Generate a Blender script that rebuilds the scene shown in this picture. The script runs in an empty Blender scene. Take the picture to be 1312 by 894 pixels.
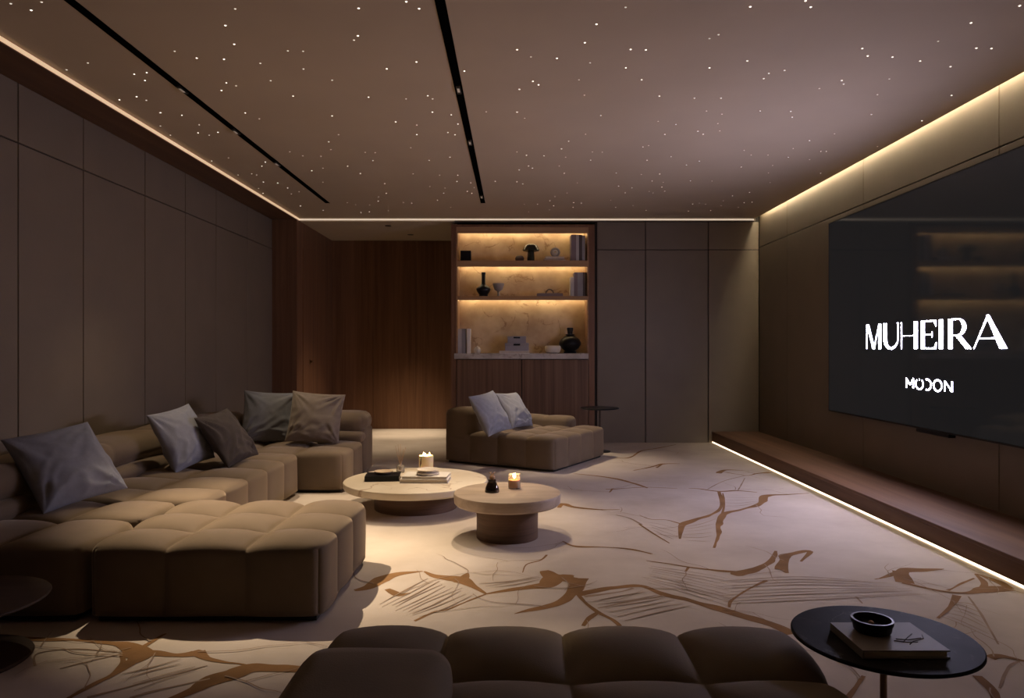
import bpy, bmesh, math, random
from mathutils import Vector, Matrix, noise
random.seed(7)
S = bpy.context.scene
COL = S.collection
PI = math.pi

# ------------------------------------------------------------------ camera, world, exposure
F, CX, CY, CAMH = 920.0, 659.0, 448.0, 1.244
cam_d = bpy.data.cameras.new('camera'); cam = bpy.data.objects.new('camera', cam_d); COL.objects.link(cam)
cam.location = (0, 0, CAMH); cam.rotation_euler = (PI / 2, 0, 0)
cam_d.sensor_width = 36; cam_d.sensor_fit = 'HORIZONTAL'
cam_d.lens = F / 1312 * 36
cam_d.shift_x = -(CX - 656) / 1312; cam_d.shift_y = (CY - 447) / 1312
cam_d.clip_start = 0.05
S.camera = cam
w = bpy.data.worlds.new('world'); S.world = w; w.use_nodes = True
w.node_tree.nodes['Background'].inputs[0].default_value = (0.02, 0.017, 0.014, 1)
w.node_tree.nodes['Background'].inputs[1].default_value = 1.0
S.view_settings.view_transform = 'Standard'; S.view_settings.look = 'None'
S.view_settings.gamma = 1; S.view_settings.use_curve_mapping = False
S.view_settings.exposure = 0.03

WARM = (1.0, 0.79, 0.54)
K_SPOT = 1.6         # overall strength of the track spots
K_COVE = 1.0

# room dimensions (metres)
XL, XR, YB, ZC = -3.193, 3.28, 9.617, 3.0
XC = -2.87           # inner edge of the left soffit
XCR = 3.22           # right edge of the ceiling (slot beyond)
ZS = 2.962           # soffit / alcove ceiling height
YA = 11.33           # alcove back
YR = -3.5            # wall behind the viewer

# ------------------------------------------------------------------ helpers
def at(px, py, d):
    return Vector(((px - CX) / F * d, d, CAMH - (py - CY) / F * d))
def on_floor(px, py):
    return at(px, py, CAMH * F / (py - CY))
def lin(c):
    return tuple(((v / 255) / 12.92 if v / 255 <= 0.04045 else ((v / 255 + 0.055) / 1.055) ** 2.4) for v in c)

def new_mat(name):
    m = bpy.data.materials.new(name); m.use_nodes = True
    return m, m.node_tree, m.node_tree.nodes['Principled BSDF']
def solid(name, c, rough=0.5, var=0.12, scale=8, bump=0.0, bscale=None, metal=0.0, sheen=0.0, spec=0.5, stretch=(1, 1, 1), sheen_tint=None):
    m, t, b = new_mat(name)
    tc = t.nodes.new('ShaderNodeTexCoord'); mp = t.nodes.new('ShaderNodeMapping'); mp.inputs['Scale'].default_value = stretch
    n = t.nodes.new('ShaderNodeTexNoise'); n.inputs['Scale'].default_value = scale; n.inputs['Detail'].default_value = 5
    r = t.nodes.new('ShaderNodeValToRGB')
    r.color_ramp.elements[0].position = 0.3; r.color_ramp.elements[1].position = 0.7
    r.color_ramp.elements[0].color = tuple(v * (1 - var) for v in c) + (1,)
    r.color_ramp.elements[1].color = tuple(min(1, v * (1 + var)) for v in c) + (1,)
    t.links.new(tc.outputs['Object'], mp.inputs[0]); t.links.new(mp.outputs[0], n.inputs['Vector'])
    t.links.new(n.outputs['Fac'], r.inputs[0]); t.links.new(r.outputs[0], b.inputs['Base Color'])
    b.inputs['Roughness'].default_value = rough; b.inputs['Metallic'].default_value = metal
    b.inputs['Specular IOR Level'].default_value = spec
    if sheen:
        b.inputs['Sheen Weight'].default_value = sheen; b.inputs['Sheen Roughness'].default_value = 0.4
        b.inputs['Sheen Tint'].default_value = (sheen_tint or (1, 0.9, 0.8)) + (1,)
    if bump:
        n2 = t.nodes.new('ShaderNodeTexNoise'); n2.inputs['Scale'].default_value = bscale or scale * 6; n2.inputs['Detail'].default_value = 4
        bp = t.nodes.new('ShaderNodeBump'); bp.inputs['Strength'].default_value = bump; bp.inputs['Distance'].default_value = 0.01
        t.links.new(mp.outputs[0], n2.inputs['Vector']); t.links.new(n2.outputs['Fac'], bp.inputs['Height']); t.links.new(bp.outputs[0], b.inputs['Normal'])
    return m
def wood(name, dark, light, stretch=(14, 14, 0.5), rough=0.45, spec=0.4):
    m, t, b = new_mat(name)
    tc = t.nodes.new('ShaderNodeTexCoord'); mp = t.nodes.new('ShaderNodeMapping'); mp.inputs['Scale'].default_value = stretch
    n = t.nodes.new('ShaderNodeTexNoise'); n.inputs['Scale'].default_value = 1.0; n.inputs['Detail'].default_value = 8; n.inputs['Roughness'].default_value = 0.65
    n.inputs['Distortion'].default_value = 0.4
    r = t.nodes.new('ShaderNodeValToRGB'); r.color_ramp.elements[0].position = 0.3; r.color_ramp.elements[1].position = 0.72
    r.color_ramp.elements[0].color = dark + (1,); r.color_ramp.elements[1].color = light + (1,)
    bp = t.nodes.new('ShaderNodeBump'); bp.inputs['Strength'].default_value = 0.08; bp.inputs['Distance'].default_value = 0.004
    t.links.new(tc.outputs['Object'], mp.inputs[0]); t.links.new(mp.outputs[0], n.inputs['Vector'])
    t.links.new(n.outputs['Fac'], r.inputs[0]); t.links.new(r.outputs[0], b.inputs['Base Color'])
    t.links.new(n.outputs['Fac'], bp.inputs['Height']); t.links.new(bp.outputs[0], b.inputs['Normal'])
    b.inputs['Roughness'].default_value = rough; b.inputs['Specular IOR Level'].default_value = spec
    return m
def marble(name, base, alt, vein, vscale=2.0, width=0.02, rough=0.25):
    m, t, b = new_mat(name)
    tc = t.nodes.new('ShaderNodeTexCoord')
    n = t.nodes.new('ShaderNodeTexNoise'); n.inputs['Scale'].default_value = vscale * 1.3; n.inputs['Detail'].default_value = 6
    r = t.nodes.new('ShaderNodeValToRGB'); r.color_ramp.elements[0].position = 0.35; r.color_ramp.elements[1].position = 0.65
    r.color_ramp.elements[0].color = base + (1,); r.color_ramp.elements[1].color = alt + (1,)
    n2 = t.nodes.new('ShaderNodeTexNoise'); n2.inputs['Scale'].default_value = vscale; n2.inputs['Detail'].default_value = 5; n2.inputs['Distortion'].default_value = 0.6
    s = t.nodes.new('ShaderNodeMath'); s.operation = 'SUBTRACT'; s.inputs[1].default_value = 0.5
    a = t.nodes.new('ShaderNodeMath'); a.operation = 'ABSOLUTE'
    mr = t.nodes.new('ShaderNodeMapRange'); mr.inputs['From Min'].default_value = 0; mr.inputs['From Max'].default_value = width
    mr.inputs['To Min'].default_value = 0.8; mr.inputs['To Max'].default_value = 0
    n3 = t.nodes.new('ShaderNodeTexNoise'); n3.inputs['Scale'].default_value = vscale * 1.7
    r3 = t.nodes.new('ShaderNodeValToRGB'); r3.color_ramp.elements[0].position = 0.45; r3.color_ramp.elements[1].position = 0.6
    mul = t.nodes.new('ShaderNodeMath'); mul.operation = 'MULTIPLY'
    mx = t.nodes.new('ShaderNodeMix'); mx.data_type = 'RGBA'; mx.inputs[7].default_value = vein + (1,)
    L = t.links.new
    for k in (n, n2, n3): L(tc.outputs['Object'], k.inputs['Vector'])
    L(n.outputs['Fac'], r.inputs[0]); L(n2.outputs['Fac'], s.inputs[0]); L(s.outputs[0], a.inputs[0]); L(a.outputs[0], mr.inputs['Value'])
    L(n3.outputs['Fac'], r3.inputs[0]); L(mr.outputs[0], mul.inputs[0]); L(r3.outputs[0], mul.inputs[1])
    L(r.outputs[0], mx.inputs[6]); L(mul.outputs[0], mx.inputs[0]); L(mx.outputs[2], b.inputs['Base Color'])
    b.inputs['Roughness'].default_value = rough
    return m
def emit(name, c, strength, sampled=True):
    m, t, b = new_mat(name)
    n = t.nodes.new('ShaderNodeTexNoise'); n.inputs['Scale'].default_value = 3
    mr = t.nodes.new('ShaderNodeMapRange'); mr.inputs['To Min'].default_value = strength * 0.97; mr.inputs['To Max'].default_value = strength * 1.03
    t.links.new(n.outputs['Fac'], mr.inputs['Value']); t.links.new(mr.outputs[0], b.inputs['Emission Strength'])
    b.inputs['Base Color'].default_value = (0.6, 0.55, 0.5, 1)
    b.inputs['Emission Color'].default_value = c + (1,)
    if not sampled: m.cycles.emission_sampling = 'NONE'
    return m
def glass(name, c, rough=0.05):
    m, t, b = new_mat(name)
    b.inputs['Base Color'].default_value = c + (1,); b.inputs['Roughness'].default_value = rough
    b.inputs['Transmission Weight'].default_value = 0.9; b.inputs['IOR'].default_value = 1.45
    return m

M = {}
M['panel'] = solid('taupe_wall_panel', (0.170, 0.132, 0.096), 0.55, 0.05, 3, 0.05, 60)
M['gap'] = solid('dark_wall_backing', (0.018, 0.013, 0.010), 0.8)
M['ceil'] = solid('taupe_ceiling_fabric', (0.45, 0.36, 0.268), 0.85, 0.03, 1.5, 0.03, 80, spec=0.2)
M['wood'] = wood('walnut_vertical', (0.120, 0.054, 0.027), (0.235, 0.116, 0.060))
M['wood_y'] = wood('walnut_lengthwise', (0.085, 0.040, 0.023), (0.185, 0.098, 0.058), (9, 0.4, 9), 0.55, 0.25)
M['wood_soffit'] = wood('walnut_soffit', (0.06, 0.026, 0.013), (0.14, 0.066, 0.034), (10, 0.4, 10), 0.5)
M['wood_x'] = wood('oak_shelf', (0.30, 0.165, 0.080), (0.48, 0.285, 0.150), (0.6, 9, 12), 0.45)
M['wood_door'] = wood('walnut_cabinet_door', (0.10, 0.050, 0.028), (0.23, 0.128, 0.074), (26, 26, 0.4))
M['wood_base'] = wood('stacked_walnut_drum', (0.085, 0.044, 0.024), (0.17, 0.092, 0.055), (1.0, 1.0, 30), 0.55)
M['onyx'] = marble('warm_marble_backsplash', (0.40, 0.27, 0.16), (0.58, 0.43, 0.27), (0.22, 0.11, 0.05), 3.0, 0.016, 0.4)
M['counter'] = marble('grey_marble_counter', (0.45, 0.40, 0.35), (0.62, 0.56, 0.50), (0.30, 0.24, 0.20), 4, 0.05, 0.25)
M['cream_stone'] = marble('cream_stone_top', (0.62, 0.52, 0.39), (0.74, 0.65, 0.52), (0.30, 0.17, 0.08), 2.0, 0.012, 0.35)
M['travertine'] = wood('travertine_top', (0.36, 0.27, 0.205), (0.56, 0.44, 0.35), (2.5, 14, 14), 0.45)
M['sofa'] = solid('brown_velvet', (0.158, 0.116, 0.080), 0.85, 0.10, 5, 0.12, 220, sheen=0.35, spec=0.15, sheen_tint=(1.0, 0.80, 0.58))
M['sofa_dark'] = solid('umber_velvet', (0.168, 0.130, 0.086), 0.85, 0.10, 5, 0.12, 220, sheen=0.25, spec=0.15, sheen_tint=(1.0, 0.82, 0.62))
M['plinth'] = solid('black_plinth', (0.008, 0.007, 0.006), 0.6)
M['pillow_blue'] = solid('blue_grey_linen', (0.275, 0.280, 0.315), 0.9, 0.06, 30, 0.22, 260, sheen=0.2, spec=0.1, sheen_tint=(0.8, 0.85, 1))
M['pillow_grey'] = solid('slate_grey_linen', (0.165, 0.169, 0.185), 0.9, 0.06, 30, 0.22, 260, sheen=0.2, spec=0.1)
M['pillow_dark'] = solid('charcoal_brown_linen', (0.075, 0.062, 0.058), 0.9, 0.06, 30, 0.22, 260, sheen=0.1, spec=0.1)
M['pillow_taupe'] = solid('taupe_linen', (0.205, 0.170, 0.142), 0.9, 0.06, 30, 0.22, 260, sheen=0.2, spec=0.1)
M['black'] = solid('black_satin', (0.008, 0.008, 0.010), 0.3, 0.2, spec=0.25)
M['blackm'] = solid('black_metal', (0.014, 0.012, 0.011), 0.4, 0.2, metal=0.6)
M['track'] = solid('black_track', (0.002, 0.002, 0.002), 0.9, spec=0.0)
M['black_stone'] = marble('black_stone', (0.011, 0.010, 0.010), (0.022, 0.020, 0.019), (0.075, 0.066, 0.058), 5, 0.012, 0.55)
M['black_stone'].node_tree.nodes['Principled BSDF'].inputs['Specular IOR Level'].default_value = 0.03
M['bronze'] = solid('bronze', (0.22, 0.13, 0.075), 0.35, metal=1.0)
M['pale_wood'] = wood('pale_dish_wood', (0.38, 0.27, 0.17), (0.56, 0.43, 0.29), (3, 14, 14), 0.5)
M['dkwood'] = wood('dark_table_wood', (0.045, 0.028, 0.020), (0.090, 0.058, 0.041), (1.5, 12, 12), 0.6, 0.25)
M['white'] = solid('off_white', (0.76, 0.72, 0.67), 0.5, 0.05)
M['ceramic'] = solid('cream_ceramic', (0.70, 0.62, 0.53), 0.35, 0.05)
M['paper'] = solid('book_pages', (0.62, 0.54, 0.44), 0.8, 0.08, 40)
M['bk_grey'] = solid('grey_book_cloth', (0.30, 0.28, 0.28), 0.7, 0.08)
M['bk_mauve'] = solid('mauve_book_cloth', (0.22, 0.17, 0.165), 0.7, 0.08)
M['bk_light'] = solid('pale_book_cloth', (0.50, 0.46, 0.43), 0.7, 0.06)
M['bk_dark'] = solid('brown_book_cloth', (0.085, 0.062, 0.055), 0.7, 0.08)
M['bk_stone'] = solid('stone_grey_book_cover', (0.235, 0.215, 0.190), 0.6, 0.06)
M['green'] = solid('dark_green_glaze', (0.012, 0.020, 0.017), 0.25, 0.2)
M['box_grey'] = solid('lilac_grey_box', (0.34, 0.31, 0.32), 0.6, 0.06)
M['wax'] = solid('cream_wax', (0.80, 0.66, 0.42), 0.5, 0.05)
M['wax'].node_tree.nodes['Principled BSDF'].inputs['Subsurface Weight'].default_value = 0.6
M['wax'].node_tree.nodes['Principled BSDF'].inputs['Subsurface Radius'].default_value = (0.04, 0.02, 0.008)
M['wax_orange'] = solid('amber_wax', (0.85, 0.42, 0.18), 0.5, 0.05)
M['wax_orange'].node_tree.nodes['Principled BSDF'].inputs['Subsurface Weight'].default_value = 0.8
M['wax_orange'].node_tree.nodes['Principled BSDF'].inputs['Subsurface Radius'].default_value = (0.05, 0.02, 0.008)
M['glass'] = glass('clear_glass', (0.95, 0.92, 0.88))
M['amber_glass'] = glass('dark_amber_glass', (0.10, 0.055, 0.03))
M['flame'] = emit('candle_flame', (1.0, 0.68, 0.30), 14, False)
M['star'] = emit('star_fibre', (1.0, 0.90, 0.78), 2.2, False)
M['star_dim'] = emit('star_fibre_dim', (1.0, 0.88, 0.74), 0.8, False)
M['led_left'] = emit('cove_led_amber', (1.0, 0.66, 0.38), 0.62 * K_COVE)
M['led_back'] = emit('cove_led_pale', (1.0, 0.80, 0.60), 0.60 * K_COVE)
M['led_floor'] = emit('floor_led', (1.0, 0.80, 0.55), 3.2 * K_COVE)
M['led_wash'] = emit('wall_wash_led', (1.0, 0.85, 0.58), 62.0 * K_COVE)
M['led_shelf'] = emit('shelf_led', (1.0, 0.77, 0.43), 21.0 * K_COVE)
M['spot_lens'] = emit('spot_lens', (1.0, 0.82, 0.62), 0.10, False)

def raw(name, verts, faces, mat, parent=None, smooth=False):
    me = bpy.data.meshes.new(name); me.from_pydata([tuple(v) for v in verts], [], faces); me.update()
    bm = bmesh.new(); bm.from_mesh(me); bmesh.ops.recalc_face_normals(bm, faces=bm.faces); bm.to_mesh(me); bm.free()
    return link(name, me, mat, parent, smooth)
def link(name, me, mat, parent=None, smooth=False):
    if mat is not None and not me.materials: me.materials.append(M[mat] if isinstance(mat, str) else mat)
    if smooth:
        for p in me.polygons: p.use_smooth = True
    o = bpy.data.objects.new(name, me); COL.objects.link(o)
    if parent is not None: o.parent = parent
    return o
def frombm(name, bm, mat, parent=None, smooth=False):
    bmesh.ops.recalc_face_normals(bm, faces=bm.faces)
    me = bpy.data.meshes.new(name); bm.to_mesh(me); bm.free()
    return link(name, me, mat, parent, smooth)
def bm_box(bm, x0, x1, y0, y1, z0, z1, bevel=0.0, seg=2):
    vs = [bm.verts.new(p) for p in ((x0, y0, z0), (x1, y0, z0), (x1, y1, z0), (x0, y1, z0), (x0, y0, z1), (x1, y0, z1), (x1, y1, z1), (x0, y1, z1))]
    fs = [bm.faces.new([vs[i] for i in q]) for q in ((0, 3, 2, 1), (4, 5, 6, 7), (0, 1, 5, 4), (1, 2, 6, 5), (2, 3, 7, 6), (3, 0, 4, 7))]
    if bevel > 0:
        es = list({e for f in fs for e in f.edges})
        bmesh.ops.bevel(bm, geom=es, offset=bevel, segments=seg, profile=0.5, affect='EDGES')
    return vs
def box(name, x0, x1, y0, y1, z0, z1, mat, parent=None, bevel=0.0, seg=2):
    bm = bmesh.new(); bm_box(bm, x0, x1, y0, y1, z0, z1, bevel, seg)
    return frombm(name, bm, mat, parent)
def lathe(name, prof, mat, parent=None, seg=40, loc=(0, 0, 0), sx=1.0, sy=1.0, smooth=True):
    vs, fs = [], []
    n = len(prof)
    for k in range(seg):
        a = 2 * PI * k / seg
        for r, z in prof: vs.append((loc[0] + r * sx * math.cos(a), loc[1] + r * sy * math.sin(a), loc[2] + z))
    for k in range(seg):
        k2 = (k + 1) % seg
        for i in range(n - 1): fs.append((k * n + i, k2 * n + i, k2 * n + i + 1, k * n + i + 1))
    fs.append([k * n for k in range(seg)]); fs.append([k * n + n - 1 for k in range(seg)])
    o = raw(name, vs, fs, mat, parent)
    if smooth:
        for p in o.data.polygons: p.use_smooth = len(p.vertices) == 4
        try: o.data.set_sharp_from_angle(angle=0.7)
        except Exception: pass
    return o
def tube(name, pts, r, mat, parent=None, seg=8):
    vs, fs = [], []
    pts = [Vector(p) for p in pts]
    for i, p in enumerate(pts):
        d = (pts[min(i + 1, len(pts) - 1)] - pts[max(i - 1, 0)]).normalized()
        u = d.orthogonal().normalized() if i == 0 else (u - d * u.dot(d)).normalized()
        v = d.cross(u)
        for k in range(seg):
            a = 2 * PI * k / seg; vs.append(p + (u * math.cos(a) + v * math.sin(a)) * r)
    for i in range(len(pts) - 1):
        for k in range(seg):
            k2 = (k + 1) % seg; fs.append((i * seg + k, i * seg + k2, (i + 1) * seg + k2, (i + 1) * seg + k))
    fs.append(list(range(seg))); fs.append([(len(pts) - 1) * seg + k for k in range(seg)])
    return raw(name, vs, fs, mat, parent, True)
def tag(o, label, cat, group=None):
    o['label'] = label; o['category'] = cat
    if group: o['group'] = group
    return o
def thing(name, label, cat, loc=(0, 0, 0), rotz=0.0, group=None):
    o = bpy.data.objects.new(name, None); COL.objects.link(o); o.empty_display_size = 0.1
    o.location = loc; o.rotation_euler = (0, 0, rotz)
    return tag(o, label, cat, group)
def struct(o, label=None):
    o['kind'] = 'structure'
    if label: o['label'] = label
    return o
def spot(name, parent, loc, target, energy, size_deg, blend=0.6, color=WARM, radius=0.03):
    l = bpy.data.lights.new(name, 'SPOT'); l.energy = energy * K_SPOT; l.spot_size = math.radians(size_deg); l.spot_blend = blend
    l.color = color; l.shadow_soft_size = radius
    o = bpy.data.objects.new(name, l); COL.objects.link(o)
    o.location = loc
    d = Vector(target) - Vector(loc); o.rotation_euler = d.to_track_quat('-Z', 'Y').to_euler()
    return o

# ------------------------------------------------------------------ structure
def floor_mat():
    m, t, b = new_mat('cream_carpet')
    tc = t.nodes.new('ShaderNodeTexCoord')
    n = t.nodes.new('ShaderNodeTexNoise'); n.inputs['Scale'].default_value = 1.1; n.inputs['Detail'].default_value = 7; n.inputs['Roughness'].default_value = 0.6
    r = t.nodes.new('ShaderNodeValToRGB'); r.color_ramp.elements[0].position = 0.32; r.color_ramp.elements[1].position = 0.68
    r.color_ramp.elements[0].color = (0.46, 0.387, 0.325, 1); r.color_ramp.elements[1].color = (0.61, 0.53, 0.46, 1)
    n2 = t.nodes.new('ShaderNodeTexNoise'); n2.inputs['Scale'].default_value = 180
    bp = t.nodes.new('ShaderNodeBump'); bp.inputs['Strength'].default_value = 0.25; bp.inputs['Distance'].default_value = 0.004
    L = t.links.new
    L(tc.outputs['Object'], n.inputs['Vector']); L(tc.outputs['Object'], n2.inputs['Vector'])
    L(n.outputs['Fac'], r.inputs[0]); L(r.outputs[0], b.inputs['Base Color']); L(n2.outputs['Fac'], bp.inputs['Height']); L(bp.outputs[0], b.inputs['Normal'])
    b.inputs['Roughness'].default_value = 0.9; b.inputs['Specular IOR Level'].default_value = 0.15
    return m
M['carpet'] = floor_mat()
M['vein'] = solid('ochre_vein_pile', (0.255, 0.138, 0.060), 0.9, 0.25, 4, 0.2, 180, spec=0.1)
M['vein_thin'] = solid('brown_hairline_pile', (0.325, 0.232, 0.162), 0.9, 0.2, 6, 0.2, 180, spec=0.1)

floor = struct(box('floor', XL - .1, XR + .1, YR - .1, YA + .1, -0.1, 0, 'carpet'), 'cream carpet with ochre veining like cracked stone')
struct(box('ceiling', XC, XCR, YR, YB - .02, ZC, ZC + .06, 'ceil'), 'taupe ceiling dotted with star lights')
struct(box('ceiling_slab', XL - .1, XR + .1, YR - .1, YA + .1, ZC + .16, ZC + .2, 'gap'))
struct(box('ceiling_alcove', XC, -0.80, YB, YA + .1, ZS, ZC + .06, 'ceil'))
struct(box('trim_1', XL - .05, XC - .004, YR, 9.47, ZS, ZC + .1, 'wood_soffit'), 'walnut soffit along the left wall')
struct(box('wall_rear', XL - .1, XR + .1, YR - .1, YR, 0, ZC + .1, 'panel'))
# left wall: dark backing, panels proud of it
wl = struct(box('wall_left', XL - .12, XL - .018, YR, 9.5, 0, ZC + .1, 'gap'), 'left wall of tall taupe panels')
joints = [YR, -2.42, -1.64, -.86, -.08, 0.70, 1.48, 2.26, 3.04, 3.84, 4.622, 5.322, 6.21, 6.969, 7.69, 8.59, 9.47]
ZJ = 2.575
for a, b in zip(joints[:-1], joints[1:]):
    box('wall_panel', XL - .018, XL, a + .005, b - .005, 0.0, ZJ - .005, 'panel', wl, 0.002, 1)
    box('wall_panel', XL - .018, XL, a + .005, b - .005, ZJ + .005, ZS - .002, 'panel', wl, 0.002, 1)
# wood return and alcove
struct(box('wall_alcove_left', XL - .1, XC, 9.475, YA + .1, 0, ZS, 'wood'), 'walnut clad return wall of the entrance recess')
wa = struct(box('wall_alcove_back', XC, -0.80, YA, YA + .1, 0, ZS, 'gap'), 'walnut panelled wall of the recess')
px = [XC, -2.22, -1.55, -.80]
for a, b in zip(px[:-1], px[1:]):
    box('wood_panel', a + .001, b - .001, YA - .02, YA, 0.0, ZS - .004, 'wood', wa)
dr = struct(box('door_1', XC - .01, XC + .006, 9.74, 10.66, 0.005, 2.62, 'wood'), 'flush walnut door in the recess side wall')
bm = bmesh.new(); bm_box(bm, XC + .006, XC + .012, 10.05, 10.11, 1.05, 1.11, .001, 1); bm_box(bm, XC + .012, XC + .05, 10.07, 10.09, 1.07, 1.09); bm_box(bm, XC + .04, XC + .055, 9.98, 10.09, 1.07, 1.09, .003, 1)
hd = frombm('door_handle', bm, 'bronze', dr); hd['label'] = 'small bronze lever handle'
# back wall right of the cabinet
wb = struct(box('wall_back', 1.085, XR + .1, YB + .018, YB + .12, 0, ZC + .1, 'gap'), 'back wall of taupe panels')
bx = [1.105, (827 - CX) * YB / F, (907.5 - CX) * YB / F, XR - .002]
ZJB = 1.244 + 128 * YB / F
for a, b in zip(bx[:-1], bx[1:]):
    box('wall_panel', a + .006, b - .006, YB, YB + .018, 0.0, ZJB - .005, 'panel', wb, 0.002, 1)
    box('wall_panel', a + .006, b - .006, YB, YB + .018, ZJB + .005, 2.955, 'panel', wb, 0.002, 1)
struct(box('wall_back_core', -0.80, 1.085, YB + .42, YB + .5, 0, ZC + .1, 'gap'))
struct(box('trim_2', -0.80, XCR, YB - .018, YB + .14, 2.962, ZC + .06, 'panel'))
# right wall
wr = struct(box('wall_right', XR + .018, XR + .12, YR, YB + .02, 0, ZC + .16, 'gap'), 'right wall of wide taupe panels')
ry = [YR, -2.70, -.81, 1.08, 2.97, 4.86, 6.75, 8.64, YB]
for a, b in zip(ry[:-1], ry[1:]):
    g = .0035
    box('wall_panel', XR, XR + .018, a + g, b - g, 0.0, 2.613 - .005, 'panel', wr, 0.002, 1)
    box('wall_panel', XR, XR + .018, a + g, b - g, 2.613 + .005, ZC + .12, 'panel', wr, 0.002, 1)

# ---- veins woven in the carpet, traced on the floor plane
VB = {'c7': (440, 560, 2.852), 'c8': (700, 560, 2.852), 'c1': (900, 540, 3.184), 'c4': (0, 700, 3.124), 'c2': (960, 740, 3.727)}
vein_v, vein_f, thin_v, thin_f = [], [], [], []
def fl(c, p):
    ox, oy, s = VB[c]; q = on_floor(ox + p[0] / s, oy + p[1] / s); return Vector((q.x, q.y))
def catmull(pts, ws, n):
    out = []
    for i in range(len(pts) - 1):
        p0 = pts[max(i - 1, 0)]; p1 = pts[i]; p2 = pts[i + 1]; p3 = pts[min(i + 2, len(pts) - 1)]
        for k in range(n):
            t = k / n
            q = 0.5 * ((2 * p1) + (p2 - p0) * t + (2 * p0 - 5 * p1 + 4 * p2 - p3) * t * t + (3 * p1 - p0 - 3 * p2 + p3) * t ** 3)
            out.append((q, ws[i] * (1 - t) + ws[i + 1] * t))
    out.append((pts[-1], ws[-1])); return out
def inside(q):
    return -3.18 < q.x < 2.63 and 0.2 < q.y < 11.2
RZ = [0.0008]; VEINS = []
def ribbon(pts, ws, thin=False, jit=1.0):
    RZ[0] += 2.2e-5; z0 = RZ[0]
    if not thin: VEINS.append(pts)
    V, Fc = (thin_v, thin_f) if thin else (vein_v, vein_f)
    if len(ws) < len(pts):
        n = len(pts); m = len(ws)
        ws = [ws[min(int(i * (m - 1) / (n - 1)), m - 1)] if m == 1 else
              ws[int(i * (m - 1) / (n - 1))] * (1 - (i * (m - 1) / (n - 1)) % 1) + ws[min(int(i * (m - 1) / (n - 1)) + 1, m - 1)] * ((i * (m - 1) / (n - 1)) % 1) for i in range(n)]
    seq = catmull(pts, ws, 8)
    base = None; cnt = 0
    for i, (q, wd) in enumerate(seq):
        z = z0 + i * 3e-7
        a = seq[max(i - 1, 0)][0]; b = seq[min(i + 1, len(seq) - 1)][0]
        d = (b - a); d = d.normalized() if d.length > 1e-6 else Vector((1, 0)); nrm = Vector((-d.y, d.x))
        k = noise.noise(Vector((q.x * 9, q.y * 9, 1.3))); k2 = noise.noise(Vector((q.x * 9, q.y * 9, 7.3)))
        c = q + nrm * wd * 0.25 * k * jit
        h1 = wd * 0.5 * (1 + 0.6 * k2 * jit); h2 = wd * 0.5 * (1 + 0.6 * k * jit)
        p1 = c + nrm * h1; p2 = c - nrm * h2
        if not (inside(p1) and inside(p2)): base = None; continue
        V.append((p1.x, p1.y, z)); V.append((p2.x, p2.y, z))
        if base is not None: Fc.append((base, base + 1, len(V) - 1, len(V) - 2))
        base = len(V) - 2
def vein(c, pts, *ws, thin=False):
    ribbon([fl(c, p) for p in pts], list(ws), thin)
def hatch(c, A, B, n, wd=0.006):
    a = [fl(c, p) for p in A]; b = [fl(c, p) for p in B]
    for k in range(1, n + 1):
        t = k / (n + 1)
        pts = [p * (1 - t) + q * t for p, q in zip(a, b)]
        i0 = random.uniform(0, .18); i1 = random.uniform(.8, 1)
        pts[0] = pts[0].lerp(pts[1], i0); pts[-1] = pts[-2].lerp(pts[-1], i1)
        pts = [p + Vector((random.uniform(-1, 1), random.uniform(-1, 1))) * .012 for p in pts]
        ribbon(pts, [wd * .5, wd * random.uniform(.8, 1.5), wd * .4], True)
vein('c7', [(40, 560), (90, 548), (140, 520), (200, 500), (290, 490)], .03, .07, .10, .06, .01)
vein('c7', [(295, 490), (330, 507), (380, 515), (430, 522), (480, 548), (522, 573)], .01, .04, .07, .10, .04, .012)
vein('c7', [(430, 522), (445, 508), (455, 497)], .08, .05, .01)
vein('c7', [(520, 573), (600, 560), (680, 548), (745, 540), (770, 515)], .012, .035, .06, .09, .12)
vein('c7', [(733, 488), (765, 508), (800, 515), (840, 520), (862, 518)], .05, .13, .10, .09, .03)
vein('c7', [(850, 515), (846, 560), (800, 600), (740, 620), (680, 632), (625, 646)], .10, .08, .06, .05, .035, .005)
vein('c8', [(110, 575), (180, 562), (250, 550), (350, 545), (430, 575), (520, 595), (620, 625), (720, 655), (830, 685), (900, 720)], .07, .05, .045, .035, .05, .045, .06, .06, .07, .07)
vein('c7', [(855, 570), (880, 600), (930, 640), (980, 665), (1010, 690)], .03, .02, .025, .02, .02)
vein('c7', [(930, 640), (900, 660), (875, 690)], .02, .03, .015)
vein('c7', [(880, 582), (1000, 567), (1060, 552)], .03, .012, .02, thin=True)
vein('c7', [(930, 625), (1040, 602), (1170, 580)], .01, .014, .02, thin=True)
vein('c7', [(160, 555), (200, 575), (245, 570)], .03, .05, .01)
vein('c7', [(260, 672), (330, 640), (380, 630), (440, 605), (520, 574)], .014, .018, .012, .01, .012)
vein('c7', [(745, 430), (720, 450), (670, 465), (655, 495)], .02, .012, .01, .006)
vein('c7', [(800, 380), (850, 400), (950, 402), (1040, 410), (1130, 427)], .01, .022, .012, .01, .006)
vein('c7', [(788, 258), (800, 245), (850, 257), (940, 265), (1010, 264)], .03, .06, .045, .03, .008)
vein('c7', [(840, 133), (950, 145), (1030, 160), (1112, 186)], .012, .035, .05, .02)
vein('c7', [(958, 190), (985, 190), (1030, 187), (1110, 183), (1220, 188)], .02, .03, .012, .014, .01)
vein('c7', [(985, 188), (972, 202)], .025, .01)
vein('c7', [(1060, 122), (1120, 110), (1170, 98), (1230, 97)], .015, .03, .045, .02)
vein('c7', [(1145, 112), (1165, 98)], .02, .03)
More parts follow.
